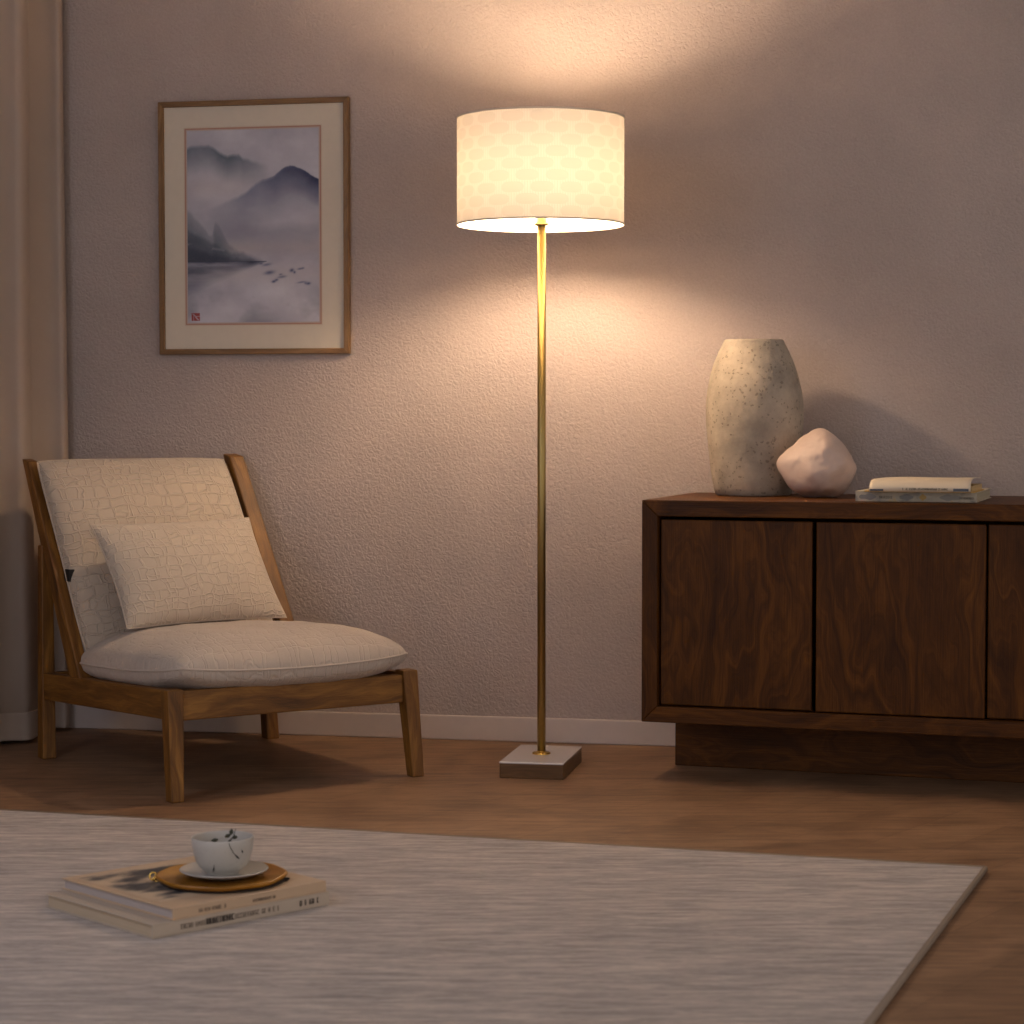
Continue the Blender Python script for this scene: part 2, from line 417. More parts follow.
    faces.append((nv, nv+1, nv+2, nv+3))
    me.from_pydata(verts, [], faces)
    ca = me.color_attributes.new('paint', 'FLOAT_COLOR', 'POINT')
    buf = np.ones((len(verts), 4)); buf[:NU*NV, :3] = L.reshape(-1, 3); ca.data.foreach_set('color', buf.ravel())
    m = M('ink_painting'); at = m.n('ShaderNodeAttribute', attribute_name='paint')
    pn = m.noise(m.coord(), 260, 3); col = m.mix(m.math('MULTIPLY', pn, .18), at.outputs['Color'], (150,142,140))
    me.materials.append(m.fin(col, .8, spec=.15))
    o = bpy.data.objects.new('painted_sheet', me); COL.objects.link(o); o.parent = rt
    o['label'] = 'grey-blue ink wash of misty mountains and water with thin red border'
picture()

# ------------------------------------------------------------ lounge chair
def pillow(name, c, U, Vv, Nn, a, b, up, dn, mat, parent, p=2.6, q=.5, qd=None, pinch=.06, n=56, wr=.004, seed=0, sag=None, corner=.0):
    """soft cushion: U,Vv in its plane, Nn out of it"""
    bm = bmesh.new(); uv = UVL(bm); U, Vv, Nn = V(U).normalized(), V(Vv).normalized(), V(Nn).normalized(); c = V(c)
    grid = {}
    for side in (1, -1):
        for i in range(n+1):
            for j in range(n+1):
                edge = i in (0, n) or j in (0, n)
                if side == -1 and edge: grid[(side,i,j)] = grid[(1,i,j)]; continue
                x = math.sin((i/n*2-1)*math.pi/2); y = math.sin((j/n*2-1)*math.pi/2)
                x = .5*x+.5*(i/n*2-1); y = .5*y+.5*(j/n*2-1)
                t = max(0, (1-abs(x)**p)*(1-abs(y)**p))**(q if side == 1 or qd is None else qd)
                ex = a*x*(1-pinch*(1-y*y)) ; ey = b*y*(1-pinch*(1-x*x))
                if corner:                                # round the corners off
                    f = 1-corner*(x*x*y*y)**2; ex *= f; ey *= f
                k = V((ex*9+seed, ey*9, side*3))
                w = (noise.noise(k)*.7+noise.noise(k*2.7)*.3)*wr*(.35+.65*min(1, t*2))
                hgt = (up if side == 1 else dn)*t*side + w*side*min(1, t*4)
                g = U*ex+Vv*ey+Nn*hgt
                if sag: g += sag(x, y)
                grid[(side,i,j)] = (bm.verts.new(c+g), ex, ey)
    for side in (1, -1):
        for i in range(n):
            for j in range(n):
                q4 = [grid[(side,i,j)], grid[(side,i+1,j)], grid[(side,i+1,j+1)], grid[(side,i,j+1)]]
                if side == -1: q4 = q4[::-1]
                f = bm.faces.new([z[0] for z in q4])
                for l, z in zip(f.loops, q4): l[uv].uv = (z[1]+seed, z[2]+side*2)
    o = link(name, bm, mat, parent, smooth=True)
    # welt along the seam
    ring = [grid[(1,i,0)][0] for i in range(0)]
    return o, grid
def seam_pts(c, U, Vv, Nn, a, b, pinch, corner, sag=None, n=40):
    U, Vv, Nn = V(U).normalized(), V(Vv).normalized(), V(Nn).normalized(); pts = []
    per = [(-1+2*i/n, -1) for i in range(n)]+[(1, -1+2*i/n) for i in range(n)]+[(1-2*i/n, 1) for i in range(n)]+[(-1, 1-2*i/n) for i in range(n+1)]
    for x, y in per:
        ex = a*x*(1-pinch*(1-y*y)); ey = b*y*(1-pinch*(1-x*x))
        if corner: f = 1-corner*(x*x*y*y)**2; ex *= f; ey *= f
        g = U*ex+Vv*ey
        if sag: g += sag(x, y)
        pts.append(V(c)+g)
    return pts

def chair():
    FL, FR, BL, BR = G(175,802), G(415.5,776), G(47,758), G(270.5,738)
    rt = empty('lounge_chair', (FL+FR+BL+BR)/4, 'low oak lounge chair with slanted back and cream embossed cushions, in front of the curtain', 'chair')
    u = ((FR-FL)+(BR-BL)).normalized(); w = V((-u.y, u.x, 0))
    L = ((BL-FL)+(BR-FR))/2
    def P(s, t, z): 
        a = FL+(FR-FL)*s; b = BL+(BR-BL)*s; q = a+(b-a)*t; return V((q.x, q.y, z))
    zF, zB = .246, .214
    def zr(t): return zF+(zB-zF)*t
    def leg(bot, top, wb, wt, wtd=None):
        bm = bmesh.new(); wtd = wtd or wt
        Q = [bot+u*sx*wb/2+w*sy*wb/2 for sx, sy in ((-1,-1),(1,-1),(1,1),(-1,1))]+[top+u*sx*wt/2+w*sy*wtd/2 for sx, sy in ((-1,-1),(1,-1),(1,1),(-1,1))]
        hexa(bm, Q, top-bot); return link('leg', bm, mChair, rt, bevel=.003)
    fl = FL+w*.012+V((0,0,zF+.002)); fr = FR-u*.014+w*.018+V((0,0,zF+.006))
    leg(FL, fl, .031, .040); leg(FR, fr, .031, .040)
    # rear legs run on up to brace the stiles
    def sl(s, z):     # stile centre line
        tb, tt = .72+.07*s, 1.135-.030*s; k = (z-.215)/(.739-.215); return P(s-.085*s*k, tb+(tt-tb)*k, z)
    IN = .03
    def stile_pt(side, z): 
        p = sl(side, z); return p + u*(IN if side == 0 else -IN)*0
    zt = .50
    for s, B in ((0, BL), (1, BR)):
        top = sl(s, .53)+w*.022; leg(B, top, .036, .03, .026)
    # rails
    def rail(p0, p1, th, ht):
        bm = bmesh.new(); beam(bm, p0-Z3*ht/2, p1-Z3*ht/2, Z3, ht, th); return link('rail', bm, mChair, rt, bevel=.003)
    zc = .066
    rail(fl+u*.016-Z3*.004, fr-u*.016-Z3*.010, .026, zc).name = 'front_rail'
    bl = P(0, 1, zB)+u*0; br = P(1, 1, zB)
    rail(fl+w*.016-Z3*.002, bl-w*.014, .026, zc).name = 'side_rail'
    rail(fr+w*.016-Z3*.006, br-w*.014, .026, zc).name = 'side_rail'
    rail(bl+u*.016, br-u*.016, .024, .06).name = 'back_rail'
    # stiles
    for s in (0, 1):
        io = u*(.004 if s == 0 else -.010)
        p0 = sl(s, zr(.74)-.002)+io; p1 = sl(s, .742+.008*s)+io; d = (p1-p0).normalized(); y = d.cross(u).normalized()
        bm = bmesh.new(); hw = .015 if s == 0 else .021; dd0, dd1 = .027, .021
        y0 = V((w.x, w.y, 0))
        Q = [p0+u*sx*hw+y0*sy*.033 for sx, sy in ((-1,-1),(1,-1),(1,1),(-1,1))]+[p1+u*sx*hw+y0*sy*dd1+Z3*(-.006 if sy < 0 else 0) for sx, sy in ((-1,-1),(1,-1),(1,1),(-1,1))]
        hexa(bm, Q, d); link('back_stile', bm, mChair, rt, bevel=.004)
    # cross rails of the back
    for z in (.70, .52, .34):
        bm = bmesh.new(); a, b = sl(0, z)+w*.012+u*.018, sl(1, z)+w*.012-u*.018
        beam(bm, a, b, (sl(0,.7)-sl(0,.3)), .05, .014); link('back_slat', bm, mChair, rt, bevel=.002)
    for i in range(6):
        t = .1+.13*i; bm = bmesh.new(); a, b = P(0, t, zr(t)-.014)+u*.014, P(1, t, zr(t)-.014)-u*.016
        beam(bm, a, b, w, .05, .012); link('seat_slat', bm, mChair, rt, bevel=.002)
    # webbing tab between stile and back cushion
    bm = bmesh.new(); q = sl(0, .463)-w*.044
    box(bm, q+u*.012-w*.014-Z3*.017, u*.024, w*.03, Z3*.030, Z3); link('strap', bm, mBlack, rt, bevel=.002)['label'] = 'small black strap behind the back cushion'
    # seat cushion
    sN = (w*(zF-zB)/L.length + Z3).normalized()
    Wd = (FR-FL).length
    c = P(.487, .378, zr(.378)+.034)
    a, b = Wd/2-.002, .314
    sagS = lambda x, y: Z3*(.008*abs(x)**2*0 + .014*(x*x)*(y < 0)*y*y)
    args = (c, u, w-Z3*(zF-zB)/L.length, sN)
    sc_, _ = pillow('seat_cushion', *args, a, b, .088, .058, mFab2, rt, p=3.6, q=.5, qd=.36, pinch=-.015, wr=.006, seed=2, corner=.07, sag=sagS)
    bm = bmesh.new(); tube(bm, seam_pts(c, u, args[2], sN, a, b, -.015, .07, sagS), .0028, 6); pp = link('piping', bm, mFab2, sc_, smooth=True)
    # back cushion
    bd = ((sl(0,.7)+sl(1,.7))-(sl(0,.3)+sl(1,.3))).normalized(); bu = (sl(1,.5)-sl(0,.5)).normalized(); bn = bd.cross(bu).normalized()
    if bn.dot(w) > 0: bn = -bn
    lo, hi = .245, .730
    cc = (sl(0, (lo+hi)/2)+sl(1, (lo+hi)/2))/2 + bn*.036 - bu*.024
    hb = (hi-lo)/2/bd.z; ha = (sl(1,.5)-sl(0,.5)).length/2-.031
    sagB = lambda x, y: bn*(-.012*(y > 0)*y*y)
    bc, _ = pillow('back_cushion', cc, bu, bd, bn, ha, hb, .05, .042, mFab, rt, p=4.5, q=.5, pinch=.012, wr=.005, seed=5, corner=.03, sag=sagB)
    bm = bmesh.new(); tube(bm, seam_pts(cc, bu, bd, bn, ha, hb, .012, .03, sagB), .003, 6); link('piping', bm, mFab, bc, smooth=True)
    # lumbar pillow: a thing of its own
    zb_, zt_ = .336, .562
    pl, pr = P(.115, .565, zb_), P(.79, .60, zb_+.004); tl, tr = P(.045, .735, zt_), P(.755, .765, zt_+.004)
    pc = (pl+pr+tl+tr)/4; pu = ((pr-pl)+(tr-tl)).normalized(); pv = ((tl-pl)+(tr-pr)).normalized(); pv = (pv+pu*.0).normalized(); pn = pv.cross(pu).normalized()
    if pn.dot(w) > 0: pn = -pn
    p1 = empty('lumbar_pillow', V((pc.x, pc.y, zb_)), 'small rectangular cream embossed pillow leaning on the back of the lounge chair', 'pillow')
    pa, pb = (pr-pl).length/2+.008, (tl-pl).length/2+.008
    lowp = V((0,0,0))
    pcc = pc + pn*.022 + Z3*.008
    o, _ = pillow('pillow_cover', pcc, pu, pv, pn, pa, pb, .062, .046, mFab3, p1, p=2.3, q=.55, pinch=.045, wr=.005, seed=9, corner=.0)
    bm = bmesh.new(); tube(bm, seam_pts(pcc, pu, pv, pn, pa, pb, .045, 0), .002, 6); link('seam', bm, mFab3, p1, smooth=True)
    for k, (nm, s, t, z) in enumerate([('l',0,0,0)]): pass
chair()

# ------------------------------------------------------------ floor lamp
def lamp():
    base_c = G(541.4, 769.8)
    yaw = math.radians(11); bu = V((math.cos(yaw), -math.sin(yaw), 0)); bv = V((math.sin(yaw), math.cos(yaw), 0))
    bw, bd, bh = .152, .27, .0350
    rt = empty('floor_lamp', base_c, 'lit brass floor lamp with a white patterned drum shade, left of the sideboard', 'lamp')
    bm = bmesh.new(); box(bm, base_c-bu*bw/2-bv*bd/2, bu*bw, bv*bd, Z3*bh)
    link('base', bm, mBronze, rt, bevel=.002)
    bm = bmesh.new(); box(bm, base_c-bu*(bw/2+.0006)-bv*(bd/2+.0006)+Z3*(bh-.0005), bu*(bw+.0012), bv*(bd+.0012), Z3*.0045)
    link('base_plate', bm, mSteel, rt, bevel=.0018, seg=3)['label'] = 'shiny silver-grey top plate of the square base'
    bm = bmesh.new(); bh += .004; lathe(bm, [(0,bh),(.022,bh),(.0225,bh+.002),(.020,bh+.0042),(.0120,bh+.005),(.0102,bh+.007),(.0098,bh+.008)], base_c, 40)
    link('collar', bm, mBrassL, rt, smooth=True)
    zb, zt = 1.302, 1.556
    bm = bmesh.new(); lathe(bm, [(0,bh+.004),(.0100,bh+.004),(.0100,zb+.005),(0,zb+.005)], base_c, 32); link('pole', bm, mBrass, rt, smooth=False)
    rt.children[-1].data.polygons.foreach_set('use_smooth', [True]*len(rt.children[-1].data.polygons))
    bm = bmesh.new(); lathe(bm, [(.0100,zb),(.0165,zb),(.0165,zb+.006),(.012,zb+.009),(.012,zb+.030),(.040,zb+.040),(.047,zb+.044),(.047,zb+.046),(.02,zb+.049),(0,zb+.049)], base_c, 32); link('socket_with_pole_shield', bm, mBrass, rt, smooth=True)  # socket, its wide cup added to keep bulb light off the pole
    # shade
    R = .1985
    m = M('shade_fabric'); m.t.nodes.remove(m.b)
    co = m.coord('UV', (1.272, 1, 1))
    mp = m.n('ShaderNodeTexNoise'); mp.inputs['Scale'].default_value = 30; m.l(co, mp.inputs['Vector'])
    sx_ = m.n('ShaderNodeSeparateXYZ'); m.l(co, sx_.inputs[0]); U_, V_ = sx_.outputs[0], sx_.outputs[1]
    vr = m.math('DIVIDE', V_, .0272); row = m.math('FLOOR', vr); fy = m.math('SUBTRACT', m.math('FRACT', vr), .5)
    ur = m.math('ADD', m.math('DIVIDE', U_, .0707), m.math('MULTIPLY', m.math('MODULO', row, 2.0), .5)); fx = m.math('SUBTRACT', m.math('FRACT', ur), .5)
    dd = m.math('ADD', m.math('POWER', m.math('ABSOLUTE', m.math('MULTIPLY', fx, 2.55)), 3.0), m.math('POWER', m.math('ABSOLUTE', m.math('MULTIPLY', fy, 2.15)), 2.4))
    oval = m.math('MINIMUM', m.math('MAXIMUM', m.math('MULTIPLY', m.math('SUBTRACT', dd, .8), 3.0), 0.0), 1.0)
    stripes = m.math('MULTIPLY_ADD', m.math('SINE', m.math('MULTIPLY', U_, 2*math.pi/.0064)), .3, .7)
    fine = m.noise(m.coord('UV', (900, 900, 1)), 1, 2)
    pat = m.math('MULTIPLY', oval, stripes)
    tcol = m.mix(pat, (233,215,190), (246,230,206)); tcol = m.mix(m.math('MULTIPLY', fine, .12), tcol, (200,180,150))
    dcol = m.mix(pat, (220,210,196), (228,219,206))
    tr = m.n('ShaderNodeBsdfTranslucent'); m.l(tcol, tr.inputs[0]); df = m.n('ShaderNodeBsdfDiffuse'); m.l(dcol, df.inputs[0])
    bp = m.bump(pat, .4, .001); m.l(bp, df.inputs['Normal'])
    mx = m.n('ShaderNodeMixShader'); mx.inputs[0].default_value = SHADE_T
    m.l(df.outputs[0], mx.inputs[1]); m.l(tr.outputs[0], mx.inputs[2]); m.l(mx.outputs[0], m.out.inputs[0])
    ctr_ = base_c + V((-.003,0,0)); bm = bmesh.new(); lathe(bm, [(R, zb), (R, zb+.07), (R, zb+.14), (R, zb+.2), (R, zt)], ctr_, 128)
    sh = link('lamp_shade', bm, m.m, rt, smooth=True); sh['label'] = 'cream drum shade with woven oval pattern'
    mr = plain('shade_trim', (206,194,176), .8)
    for z in (zb, zt-.004):
        bm = bmesh.new(); lathe(bm, [(R-.0012,z),(R+.0012,z),(R+.0012,z+.004),(R-.0012,z+.004),(R-.0012,z)], ctr_, 128); link('trim_ring', bm, mr, sh, smooth=False)
    # spider carrying the shade
    bm = bmesh.new()
    for k in range(3):
        a = 2*math.pi*k/3+.5; d = V((math.cos(a), math.sin(a), 0)); tube(bm, [base_c+Z3*(zt-.02)+d*.008, base_c+Z3*(zt-.012)+d*(R-.001)], .0015, 8)
    for a in (.9, .9+math.pi):
        d = V((math.cos(a), math.sin(a), 0)); tube(bm, [base_c+Z3*(zb+.040)+d*.040, base_c+Z3*(zb+.07)+d*.064, base_c+Z3*(zb+.17)+d*.062, base_c+Z3*(zt-.03)+d*.03, base_c+Z3*(zt-.02)+d*.004], .0015, 8)
    link('shade_carrier', bm, mBrass, sh, smooth=True)
    mb = M('bulb_glow'); mb.fin((255,235,205), .4); mb.b.inputs['Emission Color'].default_value = (1,.76,.52,1); mb.b.inputs['Emission Strength'].default_value = BULB_E
    bm = bmesh.new(); lathe(bm, [(0,.0485),(.016,.0495)]+[(.054*math.sin(t), .112-.058*math.cos(t)) for t in [.42+i*(math.pi-.42)/18 for i in range(18)]]+[(0,.170)], base_c+Z3*zb, 32); link('bulb', bm, mb.m, rt, smooth=True)
SHADE_T = .049; BULB_E = 285
lamp()

# ------------------------------------------------------------ sideboard
b_yaw = math.radians(18.4)
su = V((math.cos(b_yaw), -math.sin(b_yaw), 0)); sv = V((math.sin(b_yaw), math.cos(b_yaw), 0))
Pl = G(675, 765)                                          # plinth corner on the floor
iF, iL = .235, .0
# the front corner of the case: step forward from the plinth and slide until its upright edge stands right
SC = Pl - sv*iF - su*.0
def pxx(p): 
    d = V(p)-V((0,0,H)); return 512+F*d.x/d.dot(FW), 512-F*d.dot(UP)/d.dot(FW)
for it in range(30):
    SC = SC + su*((641.6-pxx(SC+Z3*.4)[0])*SC.y/F/math.cos(b_yaw)*.9)
def zat(px, py, base):                                    # height above base point seen at row py
    lo, hi = -1, 3
    for _ in range(50):
        mid = (lo+hi)/2
        if pxx(V((base.x, base.y, mid)))[1] > py: lo = mid
        else: hi = mid
    return lo
SZT = zat(0, 499.9, SC); SZB = zat(0, 721.7, SC)
# depth until the back corner reaches the wall
SD = (SC-W0).dot(nrm)/(-sv.dot(nrm)) - .015
SW = 1.80; SO = V((SC.x, SC.y, 0))
print('SIDEBOARD', SC, SZT, SZB, SD, (SC-Pl).dot(su), pxx(SC+sv*SD+Z3*(SZT)), pxx(Pl))
def S(x, y, z): return SO+su*x+sv*y+Z3*z
def sideboard():
    rt = empty('sideboard', S(SW/2, SD/2, 0), 'long dark walnut sideboard with sliding doors on a recessed plinth, right of the floor lamp', 'sideboard')
    T = .0375; zb, zt = SZB, SZT
    def prism(name, pts, y0, y1, g):                      # outline in x,z extruded in y
        bm = bmesh.new(); hexa(bm, [S(x, y0, z) for x, z in pts]+[S(x, y1, z) for x, z in pts], g); return link(name, bm, mSide, rt, bevel=.002)
    prism('top_panel', [(0,zt),(SW,zt),(SW-T,zt-T),(T,zt-T)], 0, SD, su)
    prism('bottom_panel', [(0,zb),(T,zb+T),(SW-T,zb+T),(SW,zb)], 0, SD, su)
    prism('side_panel', [(0,zb),(0,zt),(T,zt-T),(T,zb+T)], 0, SD, Z3)
    prism('side_panel', [(SW,zb),(SW-T,zb+T),(SW-T,zt-T),(SW,zt)], 0, SD, Z3)
    bm = bmesh.new(); box(bm, S(T-.002, SD-.012, zb+T-.002), su*(SW-2*T+.004), sv*.010, Z3*(zt-zb-2*T+.004)); link('back_panel', bm, mSide, rt)
    # plinth
    x0 = (Pl-SC).dot(su)
    bm = bmesh.new(); box(bm, S(x0, iF, 0), su*(SW-2*x0), sv*(SD-iF-.02), Z3*(zb+.0005), su); link('plinth', bm, mSide, rt, bevel=.002)
    # doors: outer ones on the rear track
    edges = DOORS
    for k, (a, b, y) in enumerate(edges):
        bm = bmesh.new(); box(bm, S(a, y, zb+T+.003), Z3*(zt-zb-2*T-.011), su*(b-a), sv*.018, Z3); link('door', bm, mSide, rt, bevel=.0025)
def onface(px, y=0.0):                                    # x along the front seen in column px
    r = ray(px, 600); r = V((r.x, r.y)); A = V((SC.x+sv.x*y, SC.y+sv.y*y)); d = V((su.x, su.y))
    # r*t = A + d*x
    det = r.x*(-d.y)-r.y*(-d.x); x = (r.x*A.y-r.y*A.x)/det
    return x
xa, xb, xc = onface(660.5, .012), onface(812, .012), onface(985.5, .004)
xb2 = onface(816, .004)
print('doors', xa, xb, xb2, xc)
wdoor = xc-xb2
SWn = xc + wdoor + xb - xa + .06
DOORS = [(xa, xb+.012, .024), (xb2, xc, .004), (xc-.012+.0, xc+wdoor, .024), (xc+wdoor+.004, SW-.0375-.006, .024)]
DOORS = [(xa, xb, .014), (xb2, xc, .004), (xc+.004, xc+wdoor, .014), (xc+wdoor+.006, SW-.0375-.004, .004)]
sideboard()

# ------------------------------------------------------------ things on the sideboard
def vase():
    m = M('weathered_clay'); co = m.coord('Object')
    n1 = m.noise(co, 9, 5, .65); n2 = m.noise(co, 38, 4, .6); n3 = m.noise(co, 120, 3, .6)
    vo = m.n('ShaderNodeTexVoronoi'); vo.inputs['Scale'].default_value = 95
    nv_ = m.n('ShaderNodeTexNoise'); nv_.inputs['Scale'].default_value = 60; m.l(co, nv_.inputs['Vector']); dv_ = m.n('ShaderNodeVectorMath', operation='MULTIPLY_ADD'); m.l(nv_.outputs['Color'], dv_.inputs[0]); dv_.inputs[1].default_value = (.02,.02,.02); m.l(co, dv_.inputs[2]); m.l(dv_.outputs[0], vo.inputs['Vector'])
    pit = m.math('MULTIPLY', m.math('LESS_THAN', vo.outputs['Distance'], .30), m.math('GREATER_THAN', n2, .47))
    pit = m.math('MULTIPLY', pit, m.math('GREATER_THAN', m.noise(co, 14, 2), .45))
    c = m.ramp(n1, [(.33, (146,134,120)), (.5, (172,157,139)), (.67, (192,174,152))])
    c = m.mix(m.math('MULTIPLY', n2, .35), c, (128,120,108)); c = m.mix(m.math('MULTIPLY', pit, .5), c, (104,92,78))
    h = m.math('SUBTRACT', m.math('ADD', m.math('MULTIPLY', n2, .7), m.math('MULTIPLY', n3, .3)), pit)
    mat = m.fin(c, .9, m.bump(h, .9, .0045), spec=.15)
    c0 = G(753.5, 495.2, SZT)
    k = c0.y/F
    rows = [(0,0),(35,0),(37.5,1.5),(39.5,8),(42,20),(44.5,38),(46.8,58),(48,76),(48,90),(46.5,104),(43.5,119),(39.5,132),(35,143),(31.5,150),(30.2,152.5),(29.4,154.6),(28.3,155.2),(26.5,154.8),(26,153),(29,143),(37,122),(43,100),(43,70),(38,25),(30,8),(0,7)]
    bm = bmesh.new()
    def wob(a, z): return .012*math.sin(2*a+1+z*6)+.008*math.sin(3*a+z*14)+.014*math.cos(a+.6)*math.sin(z*9)
    lathe(bm, [(r*k, z*k) for r, z in rows], c0, 96, wob)
    o = link('clay_vase', bm, mat, smooth=True)
    tag(o, 'tall pitted grey-beige clay vase with narrow mouth, on the left end of the sideboard', 'vase')
def stone():
    m = M('blush_stone'); co = m.coord('Object'); n = m.noise(co, 12, 4); n2 = m.noise(co, 60, 3)
    c = m.ramp(n, [(.3, (186,160,146)), (.7, (206,182,168))])
    mat = m.fin(c, .55, m.bump(m.math('ADD', m.math('MULTIPLY', n, .8), m.math('MULTIPLY', n2, .2)), .35, .006), spec=.35)
    c0 = G(817, 497.6, SZT); k = c0.y/F
    bm = bmesh.new()
    ctrl = [(-39,30,0,7),(-24,5,-6,9),(-8,1,6,13),(0,14,-22,16),(4,14,22,14),(20,2,-4,14),(36,22,0,11),(26,40,4,12),(23,50,0,8),(-18,14,10,12),(18,18,0,22),(5,62,0,10),(-8,56,4,8),(14,56,-2,9),(-6,30,-14,17),(-4,30,16,17),(-24,30,0,13),(22,30,-12,14),(6,42,-14,15),(6,42,12,14)]
    cen = V((2,32,0))
    bmesh.ops.create_icosphere(bm, subdivisions=5, radius=1)
    dirs = [v.co.normalized() for v in bm.verts]
    Q = np.array([[x-cen.x, y-cen.y, z-cen.z] for x, y, z, r in ctrl]); Rr = np.array([c[3] for c in ctrl]); Dn = np.array(dirs)
    Hs = (Dn@Q.T+Rr[None]).max(1)                        # support of the hull of the control balls
    dots = Dn@Dn.T; dots[dots < .05] = np.nan
    rad = np.nanmin(Hs[None]/dots, axis=1)
    for v, q in zip(bm.verts, rad): v.co = v.co.normalized()*float(q)
    for _ in range(7): bmesh.ops.smooth_vert(bm, verts=bm.verts, factor=.5, use_axis_x=True, use_axis_y=True, use_axis_z=True)
    lo = min(v.co.y for v in bm.verts)
    xs = [v.co.x for v in bm.verts]; ys = [v.co.y for v in bm.verts]
    fx = 79/(max(xs)-min(xs)); fy = 69.5/(max(ys)-min(ys)); mx_ = (max(xs)+min(xs))/2
    for v in bm.verts:
        x, y, z = (v.co.x-mx_)*fx, (v.co.y-lo)*fy, v.co.z
        y = y if y > 2 else 2*(y/2)**2 if y > 0 else 0
        dn_ = 2.6*noise.noise(V((x,y,z+40))*.075)+.8*noise.noise(V((x,y,z))*.2); x += dn_*(1 if x > 0 else -1)*.7; z += dn_*1.3; 
        v.co = c0+V(((x-.5)*k, z*k, max(0, y)*k))
    o = link('sculptural_stone', bm, mat, smooth=True)
    tag(o, 'small rounded blush-pink stone with a knobbly left point, beside the clay vase', 'stone')
vase(); stone()

mPages = None
def pages(name, c):
    m = M(name); w = m.noise(m.coord('Object', (3, 3, 900)), 1, 2); col = m.mix(m.math('MULTIPLY', w, .5), c, tuple(x*.72 for x in c))
    return m.fin(col, .85, m.bump(w, .3, .0006), spec=.1)
def marks(name, parent, o, d, upv, out, length, ht, mat, seed, dens=.6, thick=.0004):
    """a row of small blurred letter-like strokes along d"""
    r = random.Random(seed); bm = bmesh.new(); x = 0
    while x < length:
        if r.random() < .16: x += ht*.5; continue
        w_ = ht*r.uniform(.28, .55); st = ht*.13*dens/.6
        kind = r.randint(0, 4); p = o+d*x
        box(bm, p, d*st, out*thick, upv*ht)
        if kind in (0, 1, 3): box(bm, p+d*(w_-st), d*st, out*thick, upv*ht*(1 if kind != 1 else .6))
        if kind in (1, 2, 4): box(bm, p+upv*ht*.86, d*w_, out*thick, upv*ht*.14)
        if kind in (2, 3): box(bm, p+upv*ht*.45, d*w_, out*thick, upv*ht*.14)
        if kind in (0, 4, 2): box(bm, p, d*w_, out*thick, upv*ht*.14)
        x += w_+ht*.2
    return link(name, bm, mat, parent)
mInk = plain('print_ink', (52,46,42), .8); mInkS = plain('soft_ink', (110,98,86), .8)
def book(name, label, A, du, dv, w, d, th, cov, pag, spine='front', parent_loc=None, group=None, over=.003, ct=.0022):
    """A = near corner of the underside; spine along du, pages open to the other sides"""
    rt = empty(name, A+du*w/2+dv*d/2, label, 'book', group)
    bm = bmesh.new(); box(bm, A, du*w, dv*d, Z3*ct); box(bm, A+Z3*(th-ct), du*w, dv*d, Z3*ct); box(bm, A+Z3*ct, du*w, dv*.003, Z3*(th-2*ct))
    link('cover', bm, cov, rt, bevel=.0006)
    bm = bmesh.new(); box(bm, A+Z3*ct+du*over+dv*.003, du*(w-2*over), dv*(d-.003-over), Z3*(th-2*ct)); link('page_block', bm, pag, rt)
    return rt
